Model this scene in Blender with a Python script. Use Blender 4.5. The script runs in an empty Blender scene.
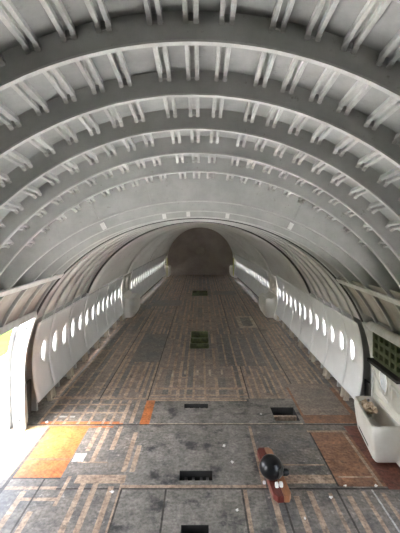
import bpy, bmesh, math, random
from mathutils import Vector
random.seed(7)
C = bpy.context.scene.collection
R = math.radians
PI = math.pi

# ------------------------------------------------------------------ materials
def nt_mat(name):
    m = bpy.data.materials.new(name); m.use_nodes = True
    nt = m.node_tree
    return m, nt, nt.nodes['Principled BSDF']

def mat(name, c1, c2=None, scale=3.0, rough=.5, metal=0.0, bump=0.0, lo=.38, hi=.62, stretch=(1, 1, 1),
        c3=None, scale3=20.0, lo3=.55, hi3=.7, rough2=None, spec=.5):
    m, nt, b = nt_mat(name)
    b.inputs['Roughness'].default_value = rough
    b.inputs['Metallic'].default_value = metal
    b.inputs['Specular IOR Level'].default_value = spec
    if c2 is None: c2 = tuple(v*.85 for v in c1)
    tc = nt.nodes.new('ShaderNodeTexCoord')
    mp = nt.nodes.new('ShaderNodeMapping'); mp.inputs['Scale'].default_value = stretch
    nt.links.new(tc.outputs['Object'], mp.inputs['Vector'])
    def noise(sc, lo, hi):
        n = nt.nodes.new('ShaderNodeTexNoise'); n.inputs['Scale'].default_value = sc; n.inputs['Detail'].default_value = 6
        n.inputs['Roughness'].default_value = .65
        nt.links.new(mp.outputs['Vector'], n.inputs['Vector'])
        r = nt.nodes.new('ShaderNodeMapRange'); r.inputs['From Min'].default_value = lo; r.inputs['From Max'].default_value = hi
        nt.links.new(n.outputs['Fac'], r.inputs['Value'])
        return n, r.outputs['Result']
    n1, f1 = noise(scale, lo, hi)
    mx = nt.nodes.new('ShaderNodeMix'); mx.data_type = 'RGBA'
    mx.inputs['A'].default_value = (*c1, 1); mx.inputs['B'].default_value = (*c2, 1)
    nt.links.new(f1, mx.inputs['Factor'])
    out = mx.outputs['Result']
    if c3 is not None:
        n3, f3 = noise(scale3, lo3, hi3)
        m3 = nt.nodes.new('ShaderNodeMix'); m3.data_type = 'RGBA'
        nt.links.new(f3, m3.inputs['Factor']); nt.links.new(out, m3.inputs['A']); m3.inputs['B'].default_value = (*c3, 1)
        out = m3.outputs['Result']
    if name.startswith('floor_'):      # fine dirt mottling, two sizes
        for sc_, lo_, hi_ in ((22, .62, 1.34), (6, .72, 1.26)):
            ng, fg = noise(sc_, .34, .66)
            mr = nt.nodes.new('ShaderNodeMapRange'); mr.inputs['To Min'].default_value = lo_; mr.inputs['To Max'].default_value = hi_
            nt.links.new(fg, mr.inputs['Value'])
            mm = nt.nodes.new('ShaderNodeMix'); mm.data_type = 'RGBA'; mm.blend_type = 'MULTIPLY'; mm.inputs['Factor'].default_value = 1
            cb = nt.nodes.new('ShaderNodeCombineColor')
            for k_ in range(3): nt.links.new(mr.outputs['Result'], cb.inputs[k_])
            nt.links.new(out, mm.inputs['A']); nt.links.new(cb.outputs[0], mm.inputs['B']); out = mm.outputs['Result']
        b.inputs['Specular IOR Level'].default_value = .28
        b.inputs['Roughness'].default_value = max(rough, .5)
    nt.links.new(out, b.inputs['Base Color'])
    if rough2 is not None:
        rr = nt.nodes.new('ShaderNodeMapRange'); rr.inputs['To Min'].default_value = rough; rr.inputs['To Max'].default_value = rough2
        nt.links.new(f1, rr.inputs['Value']); nt.links.new(rr.outputs['Result'], b.inputs['Roughness'])
    if bump:
        bp = nt.nodes.new('ShaderNodeBump'); bp.inputs['Strength'].default_value = bump; bp.inputs['Distance'].default_value = .01
        nt.links.new(n1.outputs['Fac'], bp.inputs['Height']); nt.links.new(bp.outputs['Normal'], b.inputs['Normal'])
    return m

M = {}
M['skin'] = mat('bare_skin', (0.468, 0.468, 0.459), (0.360, 0.360, 0.351), 2.5, .42, .35, c3=(0.270, 0.261, 0.243), scale3=9, lo3=.6, hi3=.8)
M['web'] = mat('frame_paint', (0.450, 0.450, 0.435), (0.375, 0.375, 0.360), 3.0, .5, .1, c3=(0.255, 0.247, 0.225), scale3=14, lo3=.62, hi3=.75)
M['flange'] = mat('flange_lit_paint', (.60, .60, .58), (.48, .48, .46), 4.0, .4, .2)  # same paint as the web, lightened so the lip looks lit
M['stringer'] = mat('stringer_metal', (.62, .62, .60), (.46, .46, .45), 5.0, .35, .35)
M['clip'] = mat('clip_metal', (.60, .59, .57), (.35, .34, .32), 9.0, .4, .3)
M['liner'] = mat('liner_grey', (0.715, 0.702, 0.676), (0.598, 0.579, 0.546), 1.2, .45, .0, stretch=(1, .35, 1), c3=(0.312, 0.280, 0.247), scale3=3.5, lo3=.62, hi3=.85)
M['blanket'] = mat('side_lining', (.47, .435, .39), (.36, .32, .28), 2.5, .6, .0)
M['panel'] = mat('sidewall_plastic', (0.848, 0.848, 0.848), (0.784, 0.784, 0.784), 1.5, .42, 0)
M['panel_aft'] = mat('sidewall_plastic_aft', (.78, .78, .77), (.72, .715, .71), 1.5, .42, 0)
M['white'] = mat('jamb_white', (.80, .80, .78), (.70, .69, .66), 6.0, .45, .0)
M['cream'] = mat('door_cream', (.70, .68, .63), (.62, .59, .53), 2.5, .42, 0, c3=(.34, .28, .2), scale3=8, lo3=.66, hi3=.8)
M['bulkhead'] = mat('bulkhead_brown', (0.405, 0.352, 0.315), (0.330, 0.285, 0.255), 1.3, .6, 0)
M['bracket'] = mat('bracket_tan', (.55, .48, .38), (.42, .36, .28), 8, .5)
M['jamb'] = mat('jamb_paint', (.42, .42, .41), (.34, .33, .31), 9, .5, 0, c3=(.2, .18, .15), scale3=16, lo3=.62, hi3=.75)
M['seam_shade'] = mat('seam_shade_dark', (.05, .048, .045), (.07, .066, .06), 6, .6)
M['dark'] = mat('dark_gap', (.03, .028, .025), (.02, .018, .016), 5.0, .7, 0)
M['rail'] = mat('beam_metal', (.72, .71, .68), (.58, .57, .54), 5.0, .35, .2)
M['green'] = mat('primer_green', (0.104, 0.120, 0.056), (0.068, 0.084, 0.040), 8.0, .6, 0)
M['well'] = mat('well_green', (.17, .20, .09), (.08, .09, .05), 6.0, .7, 0)
M['scrap'] = mat('scrap_tan', (0.775, 0.625, 0.463), (0.500, 0.375, 0.250), 14.0, .7, 0)
M['paper'] = mat('paper_white', (.75, .74, .70), (.6, .58, .54), 12.0, .7, 0)
M['helmet'] = mat('helmet_black', (.008, .008, .009), (.010, .010, .011), 8.0, .3, 0, spec=.3)
M['visor'] = mat('visor_dark', (.03, .03, .028), (.05, .05, .045), 8.0, .35, 0)
M['redwood'] = mat('wood_red', (.16, .034, .024), (.11, .024, .016), 6.0, .4, 0, stretch=(6, 1, 1))
M['tanwood'] = mat('wood_tan', (.36, .16, .075), (.28, .12, .055), 6.0, .4, 0, stretch=(6, 1, 1))
M['yellow'] = mat('yellow_paint', (.62, .58, .10), (.45, .42, .06), 6.0, .5, 0)
M['concrete'] = mat('apron', (.68, .68, .66), (.62, .62, .60), .6, .8, 0)
M['grass'] = mat('grass_green', (.011, .021, .005), (.018, .027, .007), .5, .9, 0, c3=(.009, .015, .003), scale3=4, spec=0)
M['hull'] = mat('hull_white', (.6, .6, .6), (.55, .55, .55), 1, .5)
# floor set
DK = (.042, .041, .040)
M['f_base'] = mat('floor_dark', (0.102, 0.097, 0.092), (0.196, 0.170, 0.146), 1.6, .42, 0, .25, c3=(0.408, 0.365, 0.323), scale3=11, lo3=.60, hi3=.82, rough2=.62)
M['f_far'] = mat('floor_brown', (0.168, 0.141, 0.118), (0.264, 0.211, 0.168), 1.1, .45, 0, .25, c3=(0.088, 0.072, 0.061), scale3=1.1, lo3=.56, hi3=.72, rough2=.6)
M['f_scuff'] = mat('floor_scuffed', (0.203, 0.186, 0.165), (0.151, 0.138, 0.121), 2.5, .45, 0, .25, c3=(0.043, 0.042, 0.041), scale3=2.6, lo3=.53, hi3=.64, rough2=.6)
M['f_tan'] = mat('floor_tan_strip', (0.375, 0.281, 0.206), (0.294, 0.206, 0.144), 4.0, .55, 0, .2, c3=(0.112, 0.098, 0.085), scale3=7, lo3=.56, hi3=.72)
M['f_tan2'] = mat('floor_tan_strip_far', (0.378, 0.273, 0.196), (0.280, 0.196, 0.140), 2.0, .55, 0, .2, c3=(0.154, 0.126, 0.104), scale3=1.6, lo3=.5, hi3=.66)
M['f_orange'] = mat('floor_orange', (0.416, 0.132, 0.036), (0.352, 0.120, 0.044), 5.0, .5, 0, .2, c3=(0.240, 0.160, 0.096), scale3=14, lo3=.6, hi3=.75)
M['f_yellow'] = mat('floor_ochre', (0.336, 0.228, 0.104), (0.240, 0.192, 0.128), 6.0, .5, 0, .2, stretch=(4, 1, 1))
M['f_rust'] = mat('floor_rust', (0.264, 0.126, 0.066), (0.198, 0.102, 0.060), 4.0, .5, 0, .2, c3=(0.120, 0.078, 0.054), scale3=9, lo3=.56, hi3=.75)
M['f_red'] = mat('floor_red_brown', (.20, .07, .045), (.13, .055, .04), 5.0, .5, 0, .2)
M['f_seam'] = mat('floor_seam', (.035, .03, .027), (.07, .06, .05), 9.0, .6, 0)
M['f_metal'] = mat('floor_metal', (0.496, 0.488, 0.472), (0.384, 0.368, 0.344), 5.0, .4, .2)
M['f_light'] = mat('floor_bare_light', (.45, .38, .28), (.26, .20, .15), 5.0, .5, 0)

def glass_mat():
    m, nt, b = nt_mat('window_acrylic')
    nt.nodes.remove(b)
    out = nt.nodes['Material Output']
    tr = nt.nodes.new('ShaderNodeBsdfTransparent'); tr.inputs['Color'].default_value = (.98, .98, .97, 1)
    tl = nt.nodes.new('ShaderNodeBsdfTranslucent'); tl.inputs['Color'].default_value = (.9, .9, .87, 1)
    df = nt.nodes.new('ShaderNodeBsdfDiffuse'); df.inputs['Color'].default_value = (.8, .8, .78, 1)
    m1 = nt.nodes.new('ShaderNodeMixShader'); m1.inputs[0].default_value = .62
    m2 = nt.nodes.new('ShaderNodeMixShader'); m2.inputs[0].default_value = .12
    n = nt.nodes.new('ShaderNodeTexNoise'); n.inputs['Scale'].default_value = 6
    r = nt.nodes.new('ShaderNodeMapRange'); r.inputs['To Min'].default_value = .12; r.inputs['To Max'].default_value = .32
    nt.links.new(n.outputs['Fac'], r.inputs['Value']); nt.links.new(r.outputs['Result'], m1.inputs[0])
    nt.links.new(tr.outputs[0], m1.inputs[1]); nt.links.new(tl.outputs[0], m1.inputs[2])
    nt.links.new(m1.outputs[0], m2.inputs[1]); nt.links.new(df.outputs[0], m2.inputs[2])
    nt.links.new(m2.outputs[0], out.inputs['Surface'])
    return m
M['pane'] = glass_mat()

# ------------------------------------------------------------------ object helpers
class MB:
    def __init__(s): s.v = []; s.f = []; s.mi = []
    def quad(s, pts, mi=0):
        n = len(s.v); s.v += [tuple(p) for p in pts]; s.f.append(tuple(range(n, n+len(pts)))); s.mi.append(mi)
    def grid(s, rows, mi=0, skip=None, close=False):
        n = len(s.v); w = len(rows[0])
        for r in rows: s.v += [tuple(p) for p in r]
        for i in range(len(rows)-1):
            for j in range(w if close else w-1):
                if skip and skip(i, j): continue
                k = (j+1) % w
                s.f.append((n+i*w+j, n+i*w+k, n+(i+1)*w+k, n+(i+1)*w+j)); s.mi.append(mi)
    def box(s, x0, x1, y0, y1, z0, z1, mi=0):
        n = len(s.v)
        s.v += [(x0,y0,z0),(x1,y0,z0),(x1,y1,z0),(x0,y1,z0),(x0,y0,z1),(x1,y0,z1),(x1,y1,z1),(x0,y1,z1)]
        for f in ((0,3,2,1),(4,5,6,7),(0,1,5,4),(1,2,6,5),(2,3,7,6),(3,0,4,7)):
            s.f.append(tuple(n+i for i in f)); s.mi.append(mi)
    def loft(s, sections, mi=0, cap=True):
        n = len(s.v); w = len(sections[0])
        for r in sections: s.v += [tuple(p) for p in r]
        for i in range(len(sections)-1):
            for j in range(w):
                k = (j+1) % w
                s.f.append((n+i*w+j, n+i*w+k, n+(i+1)*w+k, n+(i+1)*w+j)); s.mi.append(mi)
        if cap:
            s.f.append(tuple(n+j for j in reversed(range(w)))); s.mi.append(mi)
            e = n+(len(sections)-1)*w
            s.f.append(tuple(e+j for j in range(w))); s.mi.append(mi)
    def build(s, name, mats, parent=None, smooth=False, solid=0, offset=1, bevel=0):
        me = bpy.data.meshes.new(name); me.from_pydata(s.v, [], s.f)
        if not isinstance(mats, (list, tuple)): mats = [mats]
        for m in mats: me.materials.append(m)
        if len(mats) > 1: me.polygons.foreach_set('material_index', s.mi)
        bm = bmesh.new(); bm.from_mesh(me)
        bmesh.ops.remove_doubles(bm, verts=bm.verts, dist=1e-5)
        bmesh.ops.recalc_face_normals(bm, faces=bm.faces)
        bm.to_mesh(me); bm.free()
        if smooth:
            for p in me.polygons: p.use_smooth = True
            me.set_sharp_from_angle(angle=R(38))
        o = bpy.data.objects.new(name, me); C.objects.link(o)
        if parent: o.parent = parent
        if solid:
            md = o.modifiers.new('solid', 'SOLIDIFY'); md.thickness = solid; md.offset = offset
        if bevel:
            md = o.modifiers.new('bevel', 'BEVEL'); md.width = bevel; md.segments = 2; md.limit_method = 'ANGLE'
        return o

def tag(o, label, cat, group=None, kind=None):
    o['label'] = label; o['category'] = cat
    if group: o['group'] = group
    if kind: o['kind'] = kind
    return o
def thing(name, label, cat, loc=(0, 0, 0), group=None, kind=None):
    o = bpy.data.objects.new(name, None); C.objects.link(o); o.location = loc; o.empty_display_size = .1
    return tag(o, label, cat, group, kind)
def into(o, root):           # world-built mesh becomes a child of an offset root
    o.parent = root; o.matrix_parent_inverse.identity()
    me = o.data; d = Vector(root.location)
    for v in me.vertices: v.co -= d
    return o
ORD = ['first','second','third','fourth','fifth','sixth','seventh','eighth','ninth','tenth','eleventh','twelfth','thirteenth',
       'fourteenth','fifteenth','sixteenth','seventeenth','eighteenth','nineteenth','twentieth']

# ------------------------------------------------------------------ fuselage profile
ZC = .95
def interp(tab, y):
    if y <= tab[0][0]: return tab[0][1]
    for (a, va), (b, vb) in zip(tab, tab[1:]):
        if y <= b: return va + (vb-va)*(y-a)/(b-a)
    return tab[-1][1]
CROWN = [(-3, 5.6), (1.63, 4.71), (2.18, 4.61), (2.733, 4.50), (3.286, 4.40), (3.84, 4.30), (4.392, 4.195), (4.945, 3.885), (5.5, 3.78), (6.05, 3.71), (6.6, 3.70), (30, 3.72)]
AH = [(1.6, 3.04), (2.18, 3.0), (2.733, 2.93), (3.286, 2.87), (3.84, 2.87), (4.392, 2.98), (4.945, 3.13), (6.6, 3.15)]
AM = [(7, 3.15), (14, 3.12), (20, 2.95), (28.5, 2.62)]
EX = [(4.392, 0), (4.945, .2), (5.5, .15), (6.05, .07), (6.6, 0)]
def ell(a, b, t): return a*b/math.sqrt((b*math.cos(t))**2 + (a*math.sin(t))**2)
def rad(y, t):
    am = interp(AM, y); s = math.sin(t)
    if s < 0: return ell(am, 6.0, t)
    r = ell(am, interp(CROWN, 30)-ZC if y > 6.6 else 2.75, t)
    if y <= 6.6: r = max(r, ell(min(interp(AH, y), am), interp(CROWN, y)-ZC, t))
    return r
def P(y, t, off=0):
    r = rad(y, t) + off
    return (r*math.cos(t), y, ZC + r*math.sin(t))
def skin_off(y, t): return .178 + interp(EX, y)*max(0, math.sin(t))**3
def S(y, t, off=0): return P(y, t, skin_off(y, t)+off)
def side_x(y, z):
    b = 2.75 if z > ZC else 6.0
    return interp(AM, y)*math.sqrt(max(0, 1-((z-ZC)/b)**2))
T0, T1 = R(-17.5), R(197.5)
def thetas(a, b, st=2.0):
    n = max(1, int(round(math.degrees(b-a)/st)))
    return [a+(b-a)*i/n for i in range(n+1)]

FS = .553
FY = lambda n: 2.18 + FS*n
WIN_Y = [7.43+FS*k for k in range(13)]
AFT_Y = [16.30+FS*k for k in range(20)]
DOOR_L = (5.50, 6.46)
ADDED_DOORS = (2.50, 3.50)      # unseen doorways added near the camera to bring daylight onto the roof
DOORS2 = (14.42, 15.92); DOORS3 = (27.15, 28.5)
END_Y = 28.95

# ------------------------------------------------------------------ skin (walls + ceiling)
wz = [R(-1.55), R(2.4), R(6.4), R(12), R(18.3)]
half = [T0, R(-12), R(-7)] + wz + [R(18.3)+(R(90)-R(18.3))*i/30 for i in range(1, 31)]
TH = half + [PI-t for t in reversed(half[:-1])]
ys = set([-3, ADDED_DOORS[1], -1.5, 0, DOOR_L[0], DOOR_L[1], DOORS2[0], DOORS2[1], DOORS3[0], DOORS3[1], END_Y, 30.2])
for n in range(-1, 9): ys.add(FY(n))
wins = set()
for y in WIN_Y + AFT_Y + [15.15, 27.8, 6.12]:
    ys.add(y-.14); ys.add(y+.14); wins.add(round(y-.14, 4))
ys = sorted(ys)
def skin_part(name, lo, hi, side, label):
    idx = [i for i, t in enumerate(TH) if lo-1e-6 <= t <= hi+1e-6]
    th = [TH[i] for i in idx]
    mb = MB()
    rows = [[S(min(y, END_Y+.0), t) if y <= END_Y else (lambda p: (p[0], y, p[2]))(S(END_Y, t)) for t in th] for y in ys]
    def skip(i, j):
        t0 = th[j] if side == 'r' else PI-th[j+1]
        if side == 'c': return False
        if round(ys[i], 4) in wins and R(-1.6) <= t0 < R(6.3):
            if side == 'l' and abs(ys[i]-5.98) < .01: return False
            return True
        if side == 'l' and DOOR_L[0]-1e-6 <= ys[i] < DOOR_L[1]-1e-6 and t0 < R(18.2): return True
        if ADDED_DOORS[0]-1e-6 <= ys[i] < ADDED_DOORS[1]-1e-6 and t0 < R(18.2): return True
        return False
    mb.grid(rows, 0, skip)
    o = mb.build(name, M['skin'], smooth=True, solid=.02, offset=1)
    tag(o, label, 'wall' if side != 'c' else 'ceiling', kind='structure')
    return o
skin_part('wall_right', T0, R(18.3), 'r', 'bare grey outer skin behind the right sidewall panels')
skin_part('wall_left', PI-R(18.3), T1, 'l', 'bare grey outer skin behind the left sidewall panels')
skin_part('ceiling', R(18.3), PI-R(18.3), 'c', 'curved silver metal skin of the vaulted roof')

mb = MB(); ring = [S(-3, t) for t in thetas(T0, T1, 3)]  # unseen wall added to keep light from behind off the arches
mb.quad([(p[0], -3.0, p[2]) for p in ring])
o = mb.build('wall_front_added', M['skin'], solid=.03, offset=0)
tag(o, 'grey partition added unseen behind the camera to block light from there', 'wall', kind='structure')

# ------------------------------------------------------------------ arched frames
def arc_limits(n):
    y = FY(n)
    a, b = T0+R(.6), T1-R(.6)
    if DOOR_L[0]-.1 < y < DOOR_L[1]: a, b = R(19.5), PI-R(19.5)
    if ADDED_DOORS[0] < y < ADDED_DOORS[1]: a, b = R(19.5), PI-R(19.5)
    return a, b
frame_names = {0: 'nearest of the deep bare arches', 1: 'second nearest of the deep bare arches', 2: 'third nearest of the deep bare arches',
               3: 'fourth nearest of the deep bare arches', 4: 'fifth deep bare arch, with the smooth broad arch behind it',
               5: 'broad smooth arch closing off the bare raised part of the roof', 6: 'slim arch just behind the broad smooth arch',
               7: 'second slim arch behind the broad smooth arch', 8: 'third slim arch, at the start of the grey lined vault',
               -1: 'arch directly above the camera'}
crown_arcs = [0, .195, .48, .685, .89, 1.1, 1.33, 1.56, 1.80, 2.05, 2.32, 2.6]
def theta_for_arc(s):
    t = PI/2; acc = 0
    while acc < abs(s):
        p = P(2.6, t); t -= .004; q = P(2.6, t)
        acc += math.hypot(p[0]-q[0], p[2]-q[2])
    return t if s >= 0 else PI-t
ST = []
for s in crown_arcs:
    ST.append(theta_for_arc(s))
    if s: ST.append(theta_for_arc(-s))

def make_frame(n):
    y = FY(n); a, b = arc_limits(n)
    if n <= 8:
        lab = 'grey curved roof frame, ' + frame_names[n]
    else:
        lab = 'slim rib of the grey lined vault, %s rib past its first dark seam' % ORD[n-9]
    t = thing('arched_frame', lab, 'frame', (0, y, 0), 'arched roof frames')
    ths = thetas(a, b, 1.5)
    # web: thin solid plate between lip and skin
    mb = MB(); th = .010
    rows = []
    for q in ths:
        i0, o0 = P(y, q), S(y, q, .012)
        rows.append([(i0[0], -th/2, i0[2]), (i0[0], th/2, i0[2]), (o0[0], th/2, o0[2]), (o0[0], -th/2, o0[2])])
    mb.loft(rows); mb.build('web', M['web'], t, smooth=True)
    # inner flange (lip, lit tone put into its paint)
    mb = MB(); rows = []; w = .032 if n < 5 else .03
    for q in ths:
        i0, o0 = P(y, q, -.006), P(y, q, .008)
        rows.append([(i0[0], -.012, i0[2]), (i0[0], w, i0[2]), (o0[0], w, o0[2]), (o0[0], -.012, o0[2])])
    mb.loft(rows); mb.build('flange', M['flange'], t, smooth=True)
    if 0 <= n <= 5:
        for q in ST:
            if not (R(32) < q < PI-R(32)): continue
            mb = MB()
            c, s_ = math.cos(q), math.sin(q)
            rr = math.hypot(S(y, q)[0], S(y, q)[2]-ZC)
            def pt(u, yy, dr):
                r = rr+dr
                return (r*c - u*s_, yy, ZC + r*s_ + u*c)
            for u0 in (-.046, .016):
                u1 = u0+.030; d0, d1 = -.076, -.048
                lo_, hi_ = -.026, -.004
                sec = [[pt(u0, lo_, d0+.02), pt(u1, lo_, d0+.02), pt(u1, hi_, d0), pt(u0, hi_, d0)],
                       [pt(u0, lo_-.02, d1), pt(u1, lo_-.02, d1), pt(u1, hi_, d1), pt(u0, hi_, d1)]]
                mb.loft(sec)
            br = [[pt(-.05, -.012, -.064), pt(.05, -.012, -.064), pt(.05, -.004, -.064), pt(-.05, -.004, -.064)],
                  [pt(-.05, -.012, -.052), pt(.05, -.012, -.052), pt(.05, -.004, -.052), pt(-.05, -.004, -.052)]]
            mb.loft(br)
            mb.build('stringer_clip', M['clip'], t)
    if n == 5:   # vertical stiffeners on the broad arch
        for q in (R(64), R(78), R(90), R(102), R(116)):
            mb = MB(); c, s_ = math.cos(q), math.sin(q)
            r0 = math.hypot(P(y, q)[0], P(y, q)[2]-ZC)+.02; r1 = math.hypot(S(y, q)[0], S(y, q)[2]-ZC)-.05
            def pt2(u, yy, r): return (r*c - u*s_, yy, ZC + r*s_ + u*c)
            mb.loft([[pt2(-.012, -.016, r), pt2(.012, -.016, r), pt2(.012, -.004, r), pt2(-.012, -.004, r)] for r in (r0, r1)])
            mb.build('stiffener', M['web'], t)
    if n in (6, 7):
        for q in ((R(80), R(93), R(101)) if n == 7 else (R(62), R(118))):
            mb = MB(); c, s_ = math.cos(q), math.sin(q)
            r0 = math.hypot(P(y, q)[0], P(y, q)[2]-ZC)+.012; r1 = r0 + .10
            mb.loft([[(r*c - u*s_, v, ZC + r*s_ + u*c) for u, v in ((-.03, -.035), (.03, -.035), (.03, -.006), (-.03, -.006))] for r in (r0, r1)])
            mb.build('bracket', M['white'], t)
    return t
for n in range(-1, 15): make_frame(n)

# ------------------------------------------------------------------ stringers of the bare roof
knots = [-2.9, -1, 0] + [FY(n) for n in range(-1, 6)]
for i, q in enumerate(ST):
    k = (i+1)//2
    if i == 0: lab = 'silver lengthwise channel along the crown of the bare roof'
    else: lab = 'silver lengthwise roof channel, %s to the %s of the crown' % (ORD[k-1], 'right' if i % 2 else 'left')
    c, s_ = math.cos(q), math.sin(q)
    prof = [(-.046, -.003), (-.046, -.046), (-.043, -.050), (-.021, -.050), (-.017, -.046), (-.017, -.010), (.017, -.010),
            (.017, -.046), (.021, -.050), (.043, -.050), (.046, -.046), (.046, -.003)]
    mb = MB(); secs = []
    for j, y in enumerate(knots):
        if j == len(knots)-1: y -= .012
        p = S(y, q)
        secs.append([(p[0]-u*s_+d*c, y, p[2]+u*c+d*s_) for u, d in prof])
    mb.loft(secs)
    o = mb.build('stringer', M['stringer'])
    tag(o, lab, 'stringer', 'stringers of the bare roof')

# ------------------------------------------------------------------ lined vault
def vault(y0, y1, lab, off, m, a=R(16.5), b=PI-R(16.5), name='ceiling_panel'):
    n = max(1, int((y1-y0)/.6))
    rows = [[P(y0+(y1-y0)*i/n, t, off) for t in thetas(a, b, 2)] for i in range(n+1)]
    mb = MB(); mb.grid(rows)
    o = mb.build(name, m, smooth=True, solid=.012, offset=0)
    return tag(o, lab, 'panel', 'arched ceiling lining panels')
for k in range(6):
    n = 8+k
    vault(FY(n)+.055 if k else FY(n)+.10, FY(n+1)-.02 if k < 5 else FY(n+1)-.08, 'arched grey ceiling panel between ribs, %s past the bare roof' % ORD[k], .022, M['liner'])
cuts = [FY(14)+.06, 15.2, 20.8, END_Y-.1]
for k in range(3):
    vault(cuts[k]+.012, cuts[k+1]-.012, ['smooth vaulted ceiling lining behind the second dark seam', 'smooth vaulted ceiling lining beyond the middle doors',
          'smooth vaulted ceiling lining ending at the round bulkhead'][k], -.012, M['liner'], R(14), PI-R(14))

for y, lab in ((FY(8)+.085, 'dark strip standing for shade in the seam gap where the bare arches end and the grey vault begins'), (FY(14)+.005, 'dark strip standing for shade in the seam gap halfway to the middle doors, at the start of the smooth vault')):
    mb = MB(); secs = []  # dark strips put in so the seam gaps look shaded
    for q in thetas(R(16), PI-R(16), 1.5):
        i0, o0 = P(y, q, -.022), P(y, q, .02)
        secs.append([(i0[0], y-.03, i0[2]), (i0[0], y+.03, i0[2]), (o0[0], y+.03, o0[2]), (o0[0], y-.03, o0[2])])
    mb.loft(secs); tag(mb.build('seam_strip', M['seam_shade'], smooth=True), lab, 'seam_shade')

# beige side lining bays under the long beam (both sides, bare part)
for side in (1, -1):
    for k in range(5):
        n = 3+k
        y0, y1 = FY(n)+.06, FY(n+1)-.02
        a, b = R(20), R(34.5)
        if side < 0: a, b = PI-b, PI-a
        rows = [[P(y, t, .045) for t in thetas(a, b, 2.4)] for y in (y0, (y0+y1)/2, y1)]
        mb = MB(); mb.grid(rows)
        o = mb.build('side_lining', M['blanket'], smooth=True, solid=.01, offset=0)
        tag(o, 'beige lining bay under the long %s beam, %s counted towards the sidewall windows' % ('right' if side > 0 else 'left', ORD[k]), 'panel', 'beige lining bays')

# long side beams at the crease
def tube_path(pts, r, seg=10):
    secs = []
    for i, p in enumerate(pts):
        p = Vector(p); d = (Vector(pts[min(i+1, len(pts)-1)])-Vector(pts[max(i-1, 0)])).normalized()
        u = d.cross(Vector((0, 0, 1)));  u = u.normalized() if u.length > .01 else Vector((1, 0, 0))
        v = u.cross(d)
        secs.append([p + r*(math.cos(2*PI*k/seg)*u + math.sin(2*PI*k/seg)*v) for k in range(seg)])
    return secs
for side, zz in ((1, 2.60), (-1, 2.70)):
    mb = MB(); secs = []
    for y in (2.2, 3.5, 4.4, 5.5, 6.62):
        t = math.asin((zz-ZC)/rad(y, R(36)))
        if side < 0: t = PI-t
        c, s_ = math.cos(t), math.sin(t); p = P(y, t, 0)
        secs.append([(p[0]-u*s_+d*c, y, p[2]+u*c+d*s_) for u, d in ((-.045, -.035), (.045, -.035), (.045, -.008), (-.045, -.008))])
    mb.loft(secs)
    o = mb.build('roof_beam', M['rail'], bevel=.006)
    tag(o, 'pale lengthwise beam under the bare %s roof side above the doorway' % ('right' if side > 0 else 'left'), 'beam', 'lengthwise roof beams')

# ------------------------------------------------------------------ sidewall panels with windows
PZ0, PZ1, WZ, WA, WB = .26, 1.75, 1.10, .070, .175
def panel_x(y, z):
    u = (z-1.0)/.75
    return interp(AM, y) - .045 - .115*u*u
def pt_panel(side, y, z, d=0): return (side*(panel_x(y, z)+d), y, z)
def sidewall_panel(side, y0, y1, wys, lab, m, near=False):
    t = thing('sidewall_panel', lab, 'panel', (side*interp(AM, (y0+y1)/2), (y0+y1)/2, PZ0), 'sidewall panels')
    mb = MB(); N = 32; g = .009
    edges = [y0+g] + [(a+b)/2 for a, b in zip(wys, wys[1:])] + [y1-g]
    for wy, ya, yb in zip(wys, edges, edges[1:]):
        zb0, zb1 = WZ-.36, WZ+.36
        ang = [2*PI*i/N for i in range(N)]
        inner = [(wy+(WA+.035)*math.cos(a), WZ+(WB+.045)*math.sin(a)) for a in ang]
        outer = []
        for a in ang:
            dy, dz = math.cos(a), math.sin(a)
            ty = ((yb-wy) if dy > 0 else (wy-ya))/max(abs(dy), 1e-6); tz = (zb1-WZ)/max(abs(dz), 1e-6)
            q = min(ty, tz); outer.append((wy+q*dy, WZ+q*dz))
        # snap nearest outer points to the 4 corners
        for cy, cz in ((ya, zb0), (ya, zb1), (yb, zb0), (yb, zb1)):
            j = min(range(N), key=lambda i: (outer[i][0]-cy)**2+(outer[i][1]-cz)**2); outer[j] = (cy, cz)
        rows = []
        for f in (0, .34, .67, 1):
            rows.append([pt_panel(side, p[0]+(q[0]-p[0])*f, p[1]+(q[1]-p[1])*f) for p, q in zip(inner, outer)])
        mb.grid(rows, close=True)
        for za, zb, ze in ((PZ0, zb0, zb0), (zb1, PZ1, zb1)):
            yl = sorted(set(round(p[0], 6) for p in outer if abs(p[1]-ze) < 1e-6))
            mb.grid([[pt_panel(side, y, za+(zb-za)*i/5) for y in yl] for i in range(6)])
    o = mb.build('panel_shell', m, smooth=True, solid=.016, offset=0)
    into(o, t)
    for wy in wys:
        rows = []
        for f, d in ((1, 0), (.93, .012), (.89, .05), (.88, .09), (.9, .21)):
            rows.append([pt_panel(side, wy+(WA+.035)*f*math.cos(2*PI*i/N), WZ+(WB+.045)*f*math.sin(2*PI*i/N), d) for i in range(N)])
        mb = MB(); mb.grid(rows, close=True)
        s = into(mb.build('window_surround', m, smooth=True, solid=.006, offset=0), t)
        mb = MB(); mb.loft([[pt_panel(side, wy+(WA+.035)*.88*math.cos(2*PI*i/N), WZ+(WB+.045)*.88*math.sin(2*PI*i/N), d) for i in range(N)] for d in (.078, .084)])
        p = into(mb.build('window_pane', M['pane']), t); p.parent = s; p['label'] = 'cloudy glowing window pane'
    if near:
        for yb_ in ([y0+.08, y1-.10] if len(wys) > 1 else [y1-.10]):
            mb = MB(); secs = []
            for z, xa, xb in ((.001, .0, .10), (.10, .02, .11), (PZ0+.03, .045, .13)):
                x0, x1 = panel_x(yb_, PZ0)+xa, panel_x(yb_, PZ0)+xb
                secs.append([(side*x0, yb_-.03, z), (side*x1, yb_-.03, z), (side*x1, yb_+.03, z), (side*x0, yb_+.03, z)])
            mb.loft(secs); bk = into(mb.build('support_bracket', M['bracket'], bevel=.004), t); bk['label'] = 'tan bracket below the panel'
    return t
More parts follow.
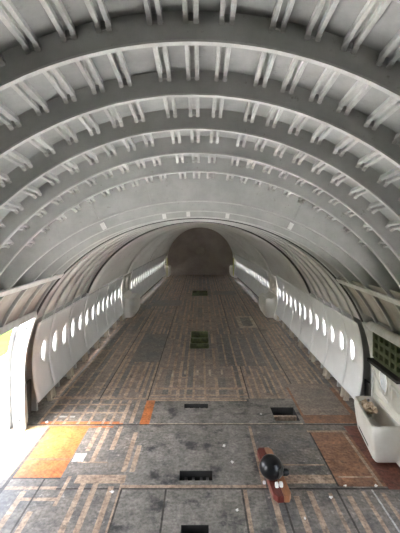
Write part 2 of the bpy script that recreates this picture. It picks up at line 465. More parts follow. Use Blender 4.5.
groups = [[0]] + [[1+2*i, 2+2*i] for i in range(6)]
for side, sn in ((-1, 'left'), (1, 'right')):
    for i, g in enumerate(groups):
        w = [WIN_Y[k] for k in g]
        y0 = w[0]-FS/2 if i else w[0]-.50
        y1 = w[-1]+FS/2
        lab = ('pale %s sidewall panel with one window, nearest to the doorway' % sn) if i == 0 else \
              'pale two-window %s sidewall panel, %s after the single-window panel' % (sn, ORD[i-1])
        sidewall_panel(side, y0, y1, w, lab, M['panel'], True)
    for i in range(10):
        w = [AFT_Y[2*i], AFT_Y[2*i+1]]
        sidewall_panel(side, w[0]-FS/2, w[1]+FS/2, w, 'two-window %s sidewall panel beyond the middle doors, %s towards the bulkhead' % (sn, ORD[i]), M['panel_aft'])

# frame feet under the far part of the near panels (hidden higher up by lining)
for side, sn in ((-1, 'left'), (1, 'right')):
    for k, n in enumerate(range(15, 23)):
        y = FY(n)
        mb = MB()
        secs = []
        for z in (.001, .25, .5, .7):
            x0 = side_x(y, z)-.0; x1 = x0+.15
            secs.append([(side*x0, y-.012, z), (side*x1, y-.012, z), (side*x1, y+.012, z), (side*x0, y+.012, z)])
        mb.loft(secs)
        secs = []
        o = mb.build('frame_foot', M['web'])
        tag(o, 'grey frame foot below the %s sidewall panels, %s towards the middle door' % (sn, ORD[k]), 'frame foot', 'frame feet below the sidewall panels')

M['gap_shade'] = mat('gap_shade_insulation', (.10, .092, .08), (.07, .064, .055), 4, .8)  # dark strips added so the gap under the panels reads as shade
for side, sn in ((-1, 'left'), (1, 'right')):
    for k, (ya, yb) in enumerate(((6.95, DOORS2[0]-.02), (DOORS2[1]+.02, DOORS3[0]-.02))):
        mb = MB(); secs = []
        for i in range(9):
            y = ya+(yb-ya)*i/8
            secs.append([(side*(interp(AM, y)+u), y, z) for u, z in ((.07, .002), (.10, .002), (.10, .62), (.07, .62))])
        mb.loft(secs)
        o = mb.build('shade_strip_%s' % sn if not k else 'shade_strip_%s_aft' % sn, M['gap_shade'])
        tag(o, 'dark insulation strip added to shade the gap below the %s panels, %s the middle door' % (sn, 'before' if not k else 'beyond'), 'shade_strip', kind='structure')

# ------------------------------------------------------------------ doors with bustles
def rounded_rect(x0, x1, z0, z1, r, n=5):
    pts = []
    for cx, cz, a0 in ((x1-r, z1-r, 0), (x0+r, z1-r, 90), (x0+r, z0+r, 180), (x1-r, z0+r, 270)):
        for i in range(n+1):
            a = R(a0+90*i/n); pts.append((cx+r*math.cos(a), cz+r*math.sin(a)))
    return pts
def closed_door(name, side, y0, y1, lab, far):
    t = thing(name, lab, 'door', (side*interp(AM, (y0+y1)/2), (y0+y1)/2, 0), kind='structure')
    ym = (y0+y1)/2
    # lining with an oval window hole
    mb = MB(); N = 28; wz, wa, wb = 1.30, .13, .21
    ang = [2*PI*i/N for i in range(N)]
    inner = [(ym+wa*math.cos(a), wz+wb*math.sin(a)) for a in ang]; outer = []
    ya, yb, za, zb = y0+.10, y1-.10, .93, 1.67
    for a in ang:
        dy, dz = math.cos(a), math.sin(a)
        q = min((yb-ym)/max(abs(dy), 1e-6), (zb-wz)/max(abs(dz), 1e-6)); outer.append((ym+q*dy, wz+q*dz))
    for cy, cz in ((ya, za), (ya, zb), (yb, za), (yb, zb)):
        j = min(range(N), key=lambda i: (outer[i][0]-cy)**2+(outer[i][1]-cz)**2); outer[j] = (cy, cz)
    X = lambda y, z, d=0: (side*(interp(AM, y)-.06-.07*((z-1.0)/.75)**2+d), y, z)
    mb.grid([[X(p[0]+(q[0]-p[0])*f, p[1]+(q[1]-p[1])*f) for p, q in zip(inner, outer)] for f in (0, .5, 1)], close=True)
    for a, b in ((.02, za), (zb, 1.92)):
        mb.grid([[X(y, a+(b-a)*i/6) for y in (ya, ym, yb)] for i in range(7)])
    into(mb.build('door_lining', M['cream'], smooth=True, solid=.02, offset=0), t)
    mb = MB(); mb.grid([[X(ym+wa*f*math.cos(a), wz+wb*f*math.sin(a), d) for a in ang] for f, d in ((1, 0), (.85, .10), (.84, .13))], close=True)
    ws = into(mb.build('window_surround', M['cream'], smooth=True, solid=.006, offset=0), t)
    mb = MB(); mb.loft([[X(ym+wa*.84*math.cos(a), wz+wb*.84*math.sin(a), d) for a in ang] for d in (.112, .118)])
    wp = into(mb.build('window_pane', M['pane']), t); wp.parent = ws
    # bustle: rounded box swelling inward, sloped top ledge
    mb = MB(); secs = []
    xi = interp(AM, ym)
    for y, k in ((y0+.12, .86), (y0+.17, .96), (y0+.24, 1), (y1-.24, 1), (y1-.17, .96), (y1-.12, .86)):
        w = (.58 if not far else .42)*k
        prof = [(xi-.06, .05), (xi-w*.72, .05), (xi-w*.86, .10), (xi-w, .30), (xi-w, .66), (xi-w*.95, .76), (xi-w*.8, .82), (xi-w*.45, .80), (xi-.12, .90), (xi-.06, .92)]
        secs.append([(side*x, y, z) for x, z in prof])
    mb.loft(secs); into(mb.build('slide_bustle', M['cream'], smooth=True, bevel=.012), t)
    # handle
    mb = MB(); mb.box(-.035, .0, -.12, .12, -.02, .02)
    h = mb.build('handle', M['rail'], bevel=.008); h.parent = t
    h.location = (side*(-.13), .0, 1.02); 
    # curved surround posts reaching in from the wall, with a bright header
    for y in (y0+.045, y1-.045):
        mb = MB(); secs = []
        for i in range(13):
            z = .001 + 1.98*i/12
            x1 = side_x(y, z)+.10; x0 = interp(AM, y)-.10-.07*((z-1)/1)**2
            secs.append([(side*x0, y-.045, z), (side*x1, y-.045, z), (side*x1, y+.045, z), (side*x0, y+.045, z)])
        mb.loft(secs); into(mb.build('door_post', M['cream'], smooth=True, bevel=.015), t)
    mb = MB()
    xh = interp(AM, ym)-.16
    mb.box(min(side*xh, side*(xh+.24)), max(side*xh, side*(xh+.24)), y0+.095, y1-.095, 1.90, 2.02)
    into(mb.build('header', M['white'], bevel=.03), t)
    if far:
        mb = MB(); x = interp(AM, y0)-.27
        mb.box(min(side*x, side*(x+.05)), max(side*x, side*(x+.05)), y0-.06, y0-.005, .15, 1.45)
        into(mb.build('yellow_strip', M['yellow'], bevel=.01), t)
    return t
closed_door('door_2', -1, *DOORS2, 'grey-white middle door with rounded lower bulge on the left wall', False)
closed_door('door_3', 1, *DOORS2, 'grey-white middle door with rounded lower bulge on the right wall', False)
closed_door('door_4', -1, *DOORS3, 'small far door beside the round bulkhead, left wall', True)
closed_door('door_5', 1, *DOORS3, 'small far door beside the round bulkhead, right wall', True)

# near right door: stripped, open-topped bustle, bare green structure on top
def near_door():
    y0, y1 = 5.15, 6.62
    t = thing('door_1', 'cream stripped door with broken open-topped bulge, nearest on the right', 'door', (3.0, 5.9, 0), kind='structure')
    X = lambda y, z, d=0: (3.07-.05*((z-1.0)/.75)**2+d, y, z)
    mb = MB(); N = 28; ym, wz, wa, wb = 6.12, 1.01, .17, .21
    ang = [2*PI*i/N for i in range(N)]
    inner = [(ym+wa*math.cos(a), wz+wb*math.sin(a)) for a in ang]; outer = []
    ya, yb, za, zb = 5.80, 6.44, .70, 1.36
    for a in ang:
        dy, dz = math.cos(a), math.sin(a)
        q = min((yb-ym)/max(abs(dy), 1e-6), (zb-wz)/max(abs(dz), 1e-6)); outer.append((ym+q*dy, wz+q*dz))
    for cy, cz in ((ya, za), (ya, zb), (yb, za), (yb, zb)):
        j = min(range(N), key=lambda i: (outer[i][0]-cy)**2+(outer[i][1]-cz)**2); outer[j] = (cy, cz)
    mb.grid([[X(p[0]+(q[0]-p[0])*f, p[1]+(q[1]-p[1])*f) for p, q in zip(inner, outer)] for f in (0, .5, 1)], close=True)
    mb.grid([[X(y, .02+.68*i/6) for y in (5.2, ya, ym, yb)] for i in range(7)])
    mb.grid([[X(y, .70+.66*i/6) for y in (5.2, 5.5, ya)] for i in range(7)])
    into(mb.build('door_lining', M['cream'], smooth=True, solid=.02, offset=0), t)
    mb = MB(); mb.grid([[X(ym+wa*f*math.cos(a), wz+wb*f*math.sin(a), d) for a in ang] for f, d in ((1.12, -.012), (1, -.02), (.94, .01), (.92, .035))], close=True)
    ws = into(mb.build('window_surround', M['cream'], smooth=True, solid=.008, offset=0), t)
    mb = MB(); mb.loft([[X(ym+wa*.92*math.cos(a), wz+wb*.92*math.sin(a), d) for a in ang] for d in (.022, .028)])
    wp = into(mb.build('window_pane', M['pane']), t); wp.parent = ws
    # grab handle loop
    mb = MB(); pts = []
    for i in range(15):
        a = R(200*i/14-100); pts.append((2.99-.03*math.cos(a), 5.62+.10*math.sin(a), 1.03+.10*math.cos(a)))
    mb.loft(tube_path(pts, .014, 8)); into(mb.build('door_handle', M['rail'], smooth=True), t)
    mb = MB(); pts = [(2.985, 6.40, 1.22), (2.96, 6.1, 1.05), (2.96, 5.9, .88), (2.985, 5.78, .80)]
    mb.loft(tube_path(pts, .016, 8)); into(mb.build('grab_bar', M['rail'], smooth=True), t)
    # hopper shaped bustle: outer wall, rim, inner hollow
    def ring(x0, x1, ya_, yb_, r, z, tilt=0):
        return [(p[0] + (.16*(p[1]-5.5)/.97 if p[0] < 2.95 else 0), p[1], z) for p in rounded_rect(x0, x1, ya_, yb_, r, 4)]
    rows = [ring(2.66, 3.04, 5.52, 6.42, .05, .03), ring(2.62, 3.04, 5.48, 6.44, .05, .09), ring(2.59, 3.04, 5.45, 6.47, .05, .30),
            ring(2.57, 3.04, 5.43, 6.48, .05, .48), ring(2.57, 3.04, 5.43, 6.48, .05, .575), ring(2.58, 3.04, 5.44, 6.47, .06, .60),
            ring(2.61, 3.03, 5.47, 6.44, .07, .60), ring(2.63, 3.02, 5.49, 6.42, .07, .57), ring(2.68, 3.0, 5.56, 6.36, .08, .40), ring(2.72, 2.98, 5.62, 6.3, .08, .32)]
    mb = MB(); mb.loft(rows); b = into(mb.build('slide_bustle', M['cream'], smooth=True), t)
    mb = MB(); mb.loft([[(x, y, z) for x, z in ((2.632+.16*(y-5.5)/.97, .15), (2.66+.16*(y-5.5)/.97, .15), (2.66+.16*(y-5.5)/.97, .185), (2.628+.16*(y-5.5)/.97, .185))] for y in (5.72, 6.28)])
    mb2 = mb; 
    s = into(mb2.build('dark_slot', M['dark']), t)
    for v in s.data.vertices: v.co.x += -.024
    # rounded header beam
    mb = MB(); mb.loft(tube_path([(2.86, 4.3, 1.93), (2.86, 5.2, 1.93), (2.87, 5.9, 1.92), (2.90, 6.18, 1.90), (2.98, 6.3, 1.84)], .075, 14))
    into(mb.build('header_beam', M['rail'], smooth=True), t)
    # green structure grid
    mb = MB()
    ny, nz = 5, 3; Y0, Y1, Z0, Z1 = 5.20, 6.06, 1.42, 1.84
    xs = lambda z: 2.90+.0*(z)
    for i in range(ny+1):
        y = Y0+(Y1-Y0)*i/ny; mb.box(2.885, 2.945, y-.03, y+.03, Z0, Z1)
    for k in range(nz+1):
        z = Z0+(Z1-Z0)*k/nz; mb.box(2.89, 2.94, Y0, Y1, z-.028, z+.028)
    into(mb.build('green_grid', M['green']), t)
    mb = MB(); mb.box(2.95, 2.975, 5.18, 6.10, 1.40, 1.86); into(mb.build('back_plate', M['dark']), t)
    mb = MB(); mb.box(2.80, 2.97, 5.18, 6.12, 1.335, 1.39); into(mb.build('lower_ledge', M['dark'], bevel=.008), t)
    # posts
    for y in (6.60,):
        mb = MB(); secs = []
        for i in range(13):
            z = .001+1.86*i/12
            x0 = side_x(y, z)-.05; x1 = x0+.18
            secs.append([(x0, y-.03, z), (x1, y-.03, z), (x1, y+.0, z), (x0, y+.0, z)])
        mb.loft(secs); into(mb.build('door_post', M['white'], smooth=True), t)
    # debris lying in the hollow
    for k in range(7):
        mb = MB(); bm_pts = []
        cx, cy, cz = random.uniform(2.76, 2.90), random.uniform(6.0, 6.38), random.uniform(.52, .66)
        for i in range(4):
            row = []
            for j in range(5):
                row.append((cx+(i-1.5)*.05+random.uniform(-.02, .02), cy+(j-2)*.05+random.uniform(-.02, .02), cz+random.uniform(-.045, .045)))
            bm_pts.append(row)
        mb.grid(bm_pts)
        o = mb.build('torn_scrap', M['scrap'], solid=.006, offset=0)
        tag(o, 'crumpled tan lining scrap in the hollow of the nearest right door, ' + ['lowest', 'topmost', 'flattest', 'closest to the window', 'closest to the rim', 'most folded', 'farthest along'][k], 'scrap', 'torn scraps in the door hollow')
    return t
near_door()

# near left doorway frame
t = thing('door_frame', 'white riveted jamb of the open left doorway', 'door frame', (-3.1, 6.45, 0), kind='structure')
mb = MB(); secs = []
for i in range(17):
    z = .001+1.97*i/16
    x0 = side_x(6.5, z)-.13+.02*((z-1)/1)**2; x1 = side_x(6.5, z)+.10
    secs.append([(-x0, 6.455, z), (-x1, 6.455, z), (-x1, 6.53, z), (-x0, 6.53, z)])
mb.loft(secs); jamb = into(mb.build('jamb', M['jamb'], smooth=True, bevel=.012), t)
for i in range(9):
    z = .18+.2*i; x = side_x(6.5, z)-.02
    mb = MB(); mb.loft([[(-x+r_*math.cos(2*PI*k/10), yy, z+r_*math.sin(2*PI*k/10)) for k in range(10)] for r_, yy in ((.022, 6.456), (.022, 6.446), (.012, 6.440))])
    bo = into(mb.build('bolt', M['visor']), t); bo.parent = jamb
mb = MB(); secs = []
for y in (4.3, 5.2, 6.0, 6.62):
    x = 2.92
    secs.append([(-x+.05, y, 1.96), (-x-.17, y, 1.93), (-x-.17, y, 2.03), (-x+.04, y, 2.06)])
mb.loft(secs); into(mb.build('header', M['rail']), t)
mb = MB(); mb.box(-3.29, -3.02, 5.52, 6.455, -.02, .012); into(mb.build('sill_plate', M['f_metal'], bevel=.004), t)
# dark open gap behind jamb: two pipes
for k, (y, c) in enumerate(((6.70, 'cream'), (6.84, 'web'))):
    mb = MB(); mb.loft(tube_path([(-side_x(y, z)+.02-.06*(k), y, z) for z in (.02, .4, .8, 1.2, 1.6, 1.85)], .018, 8))
    o = mb.build('riser_pipe', M[c], smooth=True)
    tag(o, ['thin pale vertical pipe just behind the white left jamb', 'thin grey vertical pipe beside the first left sidewall panel'][k], 'pipe')

# ------------------------------------------------------------------ rear bulkhead
ths = thetas(T0, T1, 3)
mb = MB(); rows = []
def outline(k):
    return [P(END_Y, q, k) for q in ths] + [(x_*2.55, END_Y, -.02) for x_ in (-.9, -.7, -.5, -.3, -.1, .1, .3, .5, .7, .9)]
cx, cz = 0, 1.75
for s in [1, .985, .9, .75, .6, .45, .3, .18, .08, .0]:
    row = []
    for p in outline(.17 if s == 1 else .0):
        row.append((cx+(p[0]-cx)*s, END_Y + (0 if s >= .985 else 1.0*(1-s*s)), cz+(p[2]-cz)*s))
    rows.append(row)
mb.grid(rows, close=True)
o = mb.build('wall_back', M['bulkhead'], smooth=True, solid=.03, offset=0)
tag(o, 'dark brownish domed round bulkhead at the far end', 'bulkhead', kind='structure')
mb = MB(); mb.loft([[(r_*math.cos(2*PI*k/28), y, 1.80+r_*math.sin(2*PI*k/28)) for k in range(28)] for r_, y in ((.36, END_Y+.985), (.36, END_Y+.93), (.30, END_Y+.915))])
d = mb.build('center_disc', mat('disc_brown', (0.462, 0.413, 0.371), (0.392, 0.350, 0.308), 3, .5), smooth=True); d.parent = o

# ------------------------------------------------------------------ floor
holes = [(-.27, .30, 10.9, 12.8), (-.42, .42, 19.6, 21.3), (-.28, .19, 7.26, 7.46), (1.43, 1.87, 6.80, 7.30), (-.26, .23, 5.17, 5.38), (-.17, .14, 4.22, 4.38)]
xs = set(round(-3.3+.025*i, 4) for i in range(265))
ysf = []
y = -3.0
while y < 4.0: ysf.append(y); y += .5
y = 4.0
while y < 30.0:
    ysf.append(round(y, 4)); y += .03 if y < 8 else (.05 if y < 14 else .1)
ysf.append(30.1)
xs = sorted(xs)
def snap(v, arr): return min(arr, key=lambda a: abs(a-v))
H = [(snap(a, xs), snap(b, xs), snap(c, ysf), snap(d, ysf)) for a, b, c, d in holes]
names = ['f_base', 'f_far', 'f_scuff', 'f_tan', 'f_tan2', 'f_orange', 'f_yellow', 'f_rust', 'f_red', 'f_seam', 'f_metal', 'f_light']
ID = {n: i for i, n in enumerate(names)}
rects = []     # (x0,x1,y0,y1,kind), later ones win
def rc(x0, x1, y0, y1, k): rects.append((x0, x1, y0, y1, k))
rnd = random.Random(3)
# --- far field: lanes of long tan strips and cross bars
lane = -3.0
while lane < 3.0:
    w = rnd.choice([.125, .15, .175, .2, .25])
    sw = rnd.choice([.05, .05, .075])
    y = 7.6 + rnd.uniform(0, .4)
    while y < 28.8:
        L = rnd.uniform(.7, 2.6)
        if rnd.random() < .88: rc(lane, lane+sw, y, y+L, 'f_tan2' if y > 9 else 'f_tan')
        if rnd.random() < .45: rc(lane, lane+w, y+L-.06, y+L, 'f_tan2')
        if rnd.random() < .34 and y > 7.5: rc(lane+sw, lane+w, y, y+L, 'f_base')
        y += L + rnd.choice([.0, .05, .15, .5])
    lane += w
rc(-3.0, 3.0, 7.66, 7.72, 'f_tan')
for yy in (8.05, 9.3, 11.0, 12.9, 14.3, 16.2, 18.6, 21.6, 24.5):
    rc(-3.0, 3.0, yy, yy+.03 if yy < 14 else yy+.06, 'f_seam')
rc(-1.0, 1.0, 8.12, 8.20, 'f_tan'); rc(-1.0, 1.0, 7.80, 7.88, 'f_tan')
for xx in (-2.05, -1.05, 1.05, 2.1): rc(xx, xx+.025, 7.6, 29, 'f_seam')
# dark stained panels
rc(-1.75, -1.05, 9.8, 12.4, 'f_base'); rc(.55, 1.75, 9.5, 12.4, 'f_base'); rc(-2.2, -.9, 17.0, 18.4, 'f_base'); rc(.8, 2.0, 20, 21.2, 'f_base')
rc(1.45, 2.1, 13.2, 15.0, 'f_light'); rc(1.6, 1.98, 13.5, 14.8, 'f_scuff')
for x in (.7, .95, 1.2, 1.5): rc(x, x+.05, 9.5, 12.4, 'f_tan2')
# strips left of centre with white rings region
for i in range(4):
    rc(-2.9+.3*i, -2.65+.3*i, 7.7, 7.78, 'f_tan'); rc(-2.9+.3*i, -2.65+.3*i, 8.2, 8.28, 'f_tan')
for i in range(6): rc(-.95+.3*i, -.9+.3*i, 8.9+rnd.uniform(-.1, .1), 9.25, 'f_light')
# --- near part, Y 4..7.6
rc(-3.2, 3.2, -3, 7.6, 'f_base')
rc(-1.05, .9, 3, 7.6, 'f_scuff'); rc(-.9, .9, 6.7, 7.62, 'f_scuff')
rc(.9, 1.9, 5.05, 6.6, 'f_base'); rc(.9, 3.2, 6.68, 7.7, 'f_scuff'); rc(1.95, 3.0, 6.7, 8.2, 'f_rust'); rc(2.0, 2.9, 7.0, 8.4, 'f_far')
# cross seams
rc(-3.2, 3.2, 6.63, 6.66, 'f_seam'); rc(-1.05, 1.9, 6.66, 6.70, 'f_light'); rc(-3.2, 3.2, 5.00, 5.03, 'f_seam')
rc(-1.05, .95, 5.03, 5.08, 'f_tan'); rc(-1.0, 1.0, 7.56, 7.62, 'f_tan'); rc(-.95, .95, 7.56, 7.58, 'f_seam')
# left near: tan / orange
rc(-2.6, -1.92, 5.24, 6.54, 'f_orange'); rc(-2.6, -1.92, 5.62, 5.67, 'f_rust'); rc(-2.60, -1.92, 5.20, 5.24, 'f_seam')
rc(-3.02, -2.66, 5.25, 6.60, 'f_yellow'); rc(-2.66, -2.61, 4.2, 6.6, 'f_seam')
rc(-3.2, -3.02, 4.4, 6.5, 'f_metal'); rc(-3.02, -2.72, 5.10, 5.25, 'f_metal')
rc(-2.64, -1.5, 6.56, 6.62, 'f_orange'); rc(-2.9, -1.35, 6.68, 6.76, 'f_orange'); rc(-2.7, -2.3, 6.9, 6.98, 'f_metal')
rc(-2.85, -1.4, 7.05, 7.11, 'f_tan'); rc(-2.85, -1.4, 7.38, 7.44, 'f_tan')
for x in (-2.9, -2.65, -2.45, -2.2, -2.0, -1.75, -1.6): rc(x, x+.06, 6.68, 7.6, 'f_tan')
rc(-1.06, -.88, 6.66, 7.60, 'f_orange')
for x, a, b in ((-1.78, 5.85, 6.58), (-1.62, 5.6, 6.58), (-1.40, 5.9, 6.6), (-1.25, 6.7, 7.6), (-1.42, 6.7, 7.6), (-1.1, 5.35, 6.4), (-.98, 5.35, 6.0),
                (-2.35, 4.0, 4.95), (-2.1, 4.0, 4.6), (-1.60, 4.0, 5.1), (-1.42, 4.0, 5.1), (-1.2, 4.0, 5.05)):
    rc(x, x+.075, a, b, 'f_tan')
rc(-1.8, -1.35, 5.55, 5.6, 'f_tan'); rc(-2.6, -1.9, 5.0, 5.05, 'f_tan'); rc(-2.3, -1.78, 4.78, 4.83, 'f_tan'); rc(-1.83, -1.78, 4.7, 5.25, 'f_tan')
rc(-1.7, -1.0, 5.12, 5.3, 'f_tan'); rc(-2.15, -2.12, 3.8, 5.2, 'f_seam'); rc(-1.9, -1.72, 5.6, 5.8, 'f_metal')
for xx in (-1.04, -.42, .60): rc(xx, xx+.03, 3.8, 5.0, 'f_seam')
rc(-1.05, -1.02, 3.8, 5.2, 'f_tan'); rc(.63, .68, 3.8, 5.0, 'f_tan')
rc(.9, .95, 5.03, 6.6, 'f_tan'); rc(1.15, 1.95, 5.12, 5.28, 'f_tan'); rc(1.2, 1.9, 5.5, 5.54, 'f_tan')
# right near
rc(1.95, 2.60, 5.05, 6.42, 'f_rust'); rc(2.50, 2.54, 5.05, 6.42, 'f_tan'); rc(1.93, 1.96, 5.05, 6.42, 'f_seam')
rc(2.60, 3.0, 5.0, 6.6, 'f_red'); rc(1.90, 2.6, 6.40, 6.47, 'f_tan'); rc(2.0, 2.55, 5.22, 5.27, 'f_tan')
for x in (.98, 1.28, 1.48, 1.74, 1.98, 2.20, 2.45, 2.7): rc(x, x+.06, 3.8, 4.92+.06*math.sin(x*9), 'f_tan')
rc(2.35, 2.38, 3.8, 5.0, 'f_metal'); rc(1.12, 1.15, 3.8, 5.0, 'f_seam'); rc(1.88, 1.9, 3.8, 5.0, 'f_seam')
rc(.98, 1.2, 4.9, 5.6, 'f_tan')
base_far = ID['f_far']
import bisect
nx, ny = len(xs)-1, len(ysf)-1
grid = [[base_far]*nx for _ in range(ny)]
xc = [(xs[i]+xs[i+1])/2 for i in range(nx)]; yc = [(ysf[i]+ysf[i+1])/2 for i in range(ny)]
for x0, x1, y0, y1, k in rects:
    i0, i1 = bisect.bisect_left(xc, x0), bisect.bisect_left(xc, x1)
    j0, j1 = bisect.bisect_left(yc, y0), bisect.bisect_left(yc, y1)
    for j in range(j0, j1):
        row = grid[j]
        for i in range(i0, i1): row[i] = ID[k]
def in_hole(x, y): return any(a < x < b and c < y < d for a, b, c, d in H)
mb = MB()
for j in range(ny+1):
    for i in range(nx+1): mb.v.append((xs[i], ysf[j], 0))
for j in range(ny):
    i = 0
    for i in range(nx):
        if in_hole(xc[i], yc[j]): continue
        a = j*(nx+1)+i
        mb.f.append((a, a+1, a+nx+2, a+nx+1)); mb.mi.append(grid[j][i])
me = bpy.data.meshes.new('floor'); me.from_pydata(mb.v, [], mb.f)
for n in names: me.materials.append(M[n])
me.polygons.foreach_set('material_index', mb.mi)
fl = bpy.data.objects.new('floor', me); C.objects.link(fl)
tag(fl, 'worn dark floor with tan strips, orange patches and open hatches', 'floor', kind='structure')
for i, (a, b, c, d) in enumerate(H):
    dep = .42
    mb = MB()
    mb.quad([(a, c, 0), (b, c, 0), (b, c, -dep), (a, c, -dep)]); mb.quad([(a, d, 0), (b, d, 0), (b, d, -dep), (a, d, -dep)])
    mb.quad([(a, c, 0), (a, d, 0), (a, d, -dep), (a, c, -dep)]); mb.quad([(b, c, 0), (b, d, 0), (b, d, -dep), (b, c, -dep)])
    mb.quad([(a, c, -dep), (b, c, -dep), (b, d, -dep), (a, d, -dep)])
    w = mb.build('floor_well', M['well'] if i < 2 else M['dark'], fl)
    if i in (0, 1):
        for f in (.33, .66):
            mb = MB(); yy = c+(d-c)*f; mb.box(a, b, yy-.04, yy+.04, -.16, -.05); mb.build('cross_beam', M['well'], w)
    elif i == 3:
        mb = MB(); mb.box(a, b, (c+d)/2-.03, (c+d)/2+.03, -.14, -.04); mb.build('cross_beam', M['f_tan'], w)
    else:
        for f in (.2, .42, .66, .85):
            mb = MB(); xx = a+(b-a)*f; mb.box(xx-.02, xx+.02, c+.05, d-.05, -.2, -.06); mb.build('pipe_end', M['rail'] if i == 2 else M['visor'], w)

# ------------------------------------------------------------------ board and black helmet
b_root = thing('wooden_board', 'chamfered wooden board, half dark red half tan, lying on the floor under the black helmet', 'board', (1.09, 5.28, 0))
def board_half(x0, x1, left):
    z0, z1 = .002, .085; L = .54; ch = .07
    if left: poly = [(x1, -L), (x0+ch*.6, -L), (x0, -L+ch), (x0, L-ch), (x0+ch*.6, L), (x1, L)]
    else: poly = [(x0, -L), (x1-ch*.6, -L), (x1, -L+ch), (x1, L-ch), (x1-ch*.6, L), (x0, L)]
    mb = MB(); mb.loft([[(p[0], p[1], z) for p in poly] for z in (z0, z1)]); return mb
o = board_half(-.125, .0, True).build('red_half', M['redwood'], b_root, bevel=.008); o['label'] = 'dark red half'
o = board_half(.001, .11, False).build('tan_half', M['tanwood'], b_root, bevel=.008); o['label'] = 'tan half'
b_root.rotation_euler.z = R(4)

h_root = thing('helmet', 'shiny black round helmet resting on the red and tan board', 'helmet', (1.03, 5.13, .087))
mb = MB(); secs = []
for i in range(15):
    f = i/14; a = -PI/2*.62 + (PI/2*.62+PI/2)*f
    r_ = .160*math.cos(a) if i < 14 else .002; z = .14+.155*math.sin(a)
    secs.append([(r_*math.cos(2*PI*k/28)*1.0, r_*math.sin(2*PI*k/28)*1.02, z) for k in range(28)])
zmin = min(p[2] for s in secs for p in s)
secs = [[(x, y, z-zmin) for x, y, z in s] for s in secs]
mb.loft(secs); mb.build('shell', M['helmet'], h_root, smooth=True)
mb = MB(); rows = []
for i in range(7):
    z = .05+.13*i/6; row = []
    for k in range(13):
        a = R(-62+60*k/12)
        rr = .160*math.sqrt(max(.1, 1-((z-.130)/.16)**2))+.010
        row.append((rr*math.cos(a), rr*1.05*math.sin(a), z))
    rows.append(row)
mb.grid(rows); mb.build('visor', M['visor'], h_root, smooth=True, solid=.008, offset=0)
mb = MB(); mb.loft([[(x, -.05+r_*math.cos(2*PI*k/16), .09+r_*math.sin(2*PI*k/16)) for k in range(16)] for x, r_ in ((.15, .05), (.20, .05), (.23, .035))])
mb.build('side_mount', M['helmet'], h_root, smooth=True)
for k, (x, y) in enumerate(((.035, -.225), (.095, -.215))):
    mb = MB(); mb.box(x-.024, x+.024, y-.022, y+.03, .001, .062); mb.build('white_buckle', M['white'], h_root, bevel=.012)
mb = MB(); mb.box(-.14, -.10, -.175, -.14, .001, .04); mb.build('white_buckle', M['white'], h_root, bevel=.01)

# ------------------------------------------------------------------ loose scraps on the floor
spots = [(261, 415, 'by the square open hatch'), (237, 511, 'near the bottom hatch slot, right of it'), (224, 447, 'in front of the board'), (345, 487, 'at the end of the rust-coloured floor patch'),
         (47, 423, 'behind the orange floor patch'), (331, 499, 'among the tan strips on the right'), (112, 493, 'on the dark floor left of the middle hatch'),
         (376, 487, 'below the cream door bulge'), (305, 520, 'beside the tan strips near the lower edge'), (232, 463, 'beside the black helmet')]
for k, (px, py, where) in enumerate(spots):
    x = .06+(px-201)*3.5/(py-230); y = 370*3.5/(py-230)
    mb = MB(); s = rnd.uniform(.015, .03)
    rows = [[((i-1)*s+rnd.uniform(-.3, .3)*s, (j-1)*s*.8+rnd.uniform(-.3, .3)*s, .006+rnd.uniform(0, .022)) for i in range(3)] for j in range(3)]
    mb.grid(rows); o = mb.build('paper_scrap', M['paper'], solid=.003, offset=0); o.location = (x, y, .001); o.rotation_euler.z = rnd.uniform(0, 3)
    tag(o, 'small crumpled white scrap on the floor ' + where, 'scrap', 'white scraps on the floor')

# ------------------------------------------------------------------ outside ground
mb = MB(); mb.quad([(-13, -60, -4.8), (60, -60, -4.8), (60, 90, -4.8), (-13, 90, -4.8)])
o = mb.build('ground', M['concrete']); tag(o, 'pale sunlit concrete apron outside the open left doorway', 'ground', kind='structure')
mb = MB(); n = 40; rows = []
for i in range(n+1):
    rows.append([(-13-77*j/n, -60+150*i/n, -4.8+.05*math.sin(i*1.3)*math.sin(j*2.1)+(.9*(j/n)**2)) for j in range(n+1)])
mb.grid(rows)
o = mb.build('lawn', M['grass'], smooth=True); tag(o, 'bright green grass field seen through the open left doorway', 'grass', kind='structure')

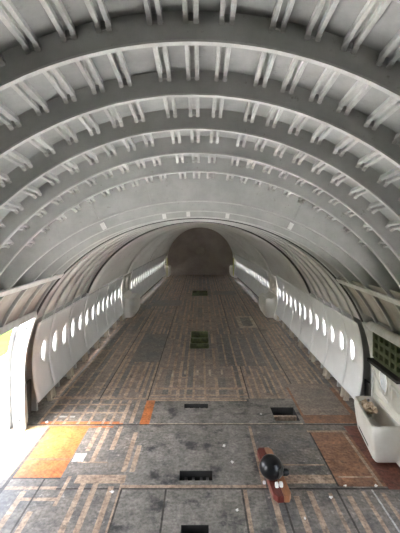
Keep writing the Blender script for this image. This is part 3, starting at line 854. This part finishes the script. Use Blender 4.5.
# ------------------------------------------------------------------ light
w = bpy.data.worlds.new('World'); bpy.context.scene.world = w; w.use_nodes = True
nt = w.node_tree; bg = nt.nodes['Background']
sky = nt.nodes.new('ShaderNodeTexSky'); sky.sky_type = 'NISHITA'; sky.sun_disc = False
sky.sun_elevation = R(62); sky.sun_rotation = R(250); sky.air_density = 1.0; sky.dust_density = 3.0; sky.ozone_density = 1
hsv = nt.nodes.new('ShaderNodeHueSaturation'); hsv.inputs['Saturation'].default_value = .45
nt.links.new(sky.outputs[0], hsv.inputs['Color']); nt.links.new(hsv.outputs[0], bg.inputs['Color'])
bg.inputs['Strength'].default_value = .4
sun = bpy.data.lights.new('sun', 'SUN'); sun.energy = 14; sun.angle = R(1.0); sun.color = (1, .98, .95)
so = bpy.data.objects.new('sun', sun); C.objects.link(so)
d = Vector((.0, -.40, -1.0)); so.rotation_euler = d.to_track_quat('-Z', 'Y').to_euler()
def portal(name, loc, direction, sx, sy):
    l = bpy.data.lights.new(name, 'AREA'); l.shape = 'RECTANGLE'; l.size = sx; l.size_y = sy
    l.cycles.is_portal = True
    o = bpy.data.objects.new(name, l); C.objects.link(o); o.location = loc
    o.rotation_euler = Vector(direction).to_track_quat('-Z', 'Y').to_euler()
portal('portal_door', (-3.4, 5.98, .95), (1, 0, 0), 1.05, 2.2)
for s in (-1, 1): portal('portal_added_doors', (s*3.4, 3.0, .95), (-s, 0, 0), 1.1, 2.2)
for s in (-1, 1):
    portal('portal_windows', (s*3.42, 10.7, 1.1), (-s, 0, 0), 7.4, .6)
    portal('portal_windows_aft', (s*3.42, 21.6, 1.1), (-s, 0, 0), 11.6, .6)

# ------------------------------------------------------------------ camera
cam = bpy.data.cameras.new('camera'); co = bpy.data.objects.new('camera', cam); C.objects.link(co)
co.location = (.06, 0, 3.5); co.rotation_euler = (R(90), 0, 0)
cam.sensor_fit = 'VERTICAL'; cam.sensor_height = 24; cam.lens = 24*370/533
cam.shift_x = -1/533; cam.shift_y = -36.5/533
cam.clip_start = .05; cam.clip_end = 500
sc = bpy.context.scene; sc.camera = co
sc.view_settings.view_transform = 'Standard'; sc.view_settings.look = 'None'
sc.view_settings.exposure = 3.95; sc.view_settings.gamma = 1; sc.view_settings.use_curve_mapping = False
sc.cycles.use_denoising = True
sc.cycles.max_bounces = 10; sc.cycles.diffuse_bounces = 7; sc.cycles.transparent_max_bounces = 12
sc.cycles.sample_clamp_indirect = 12
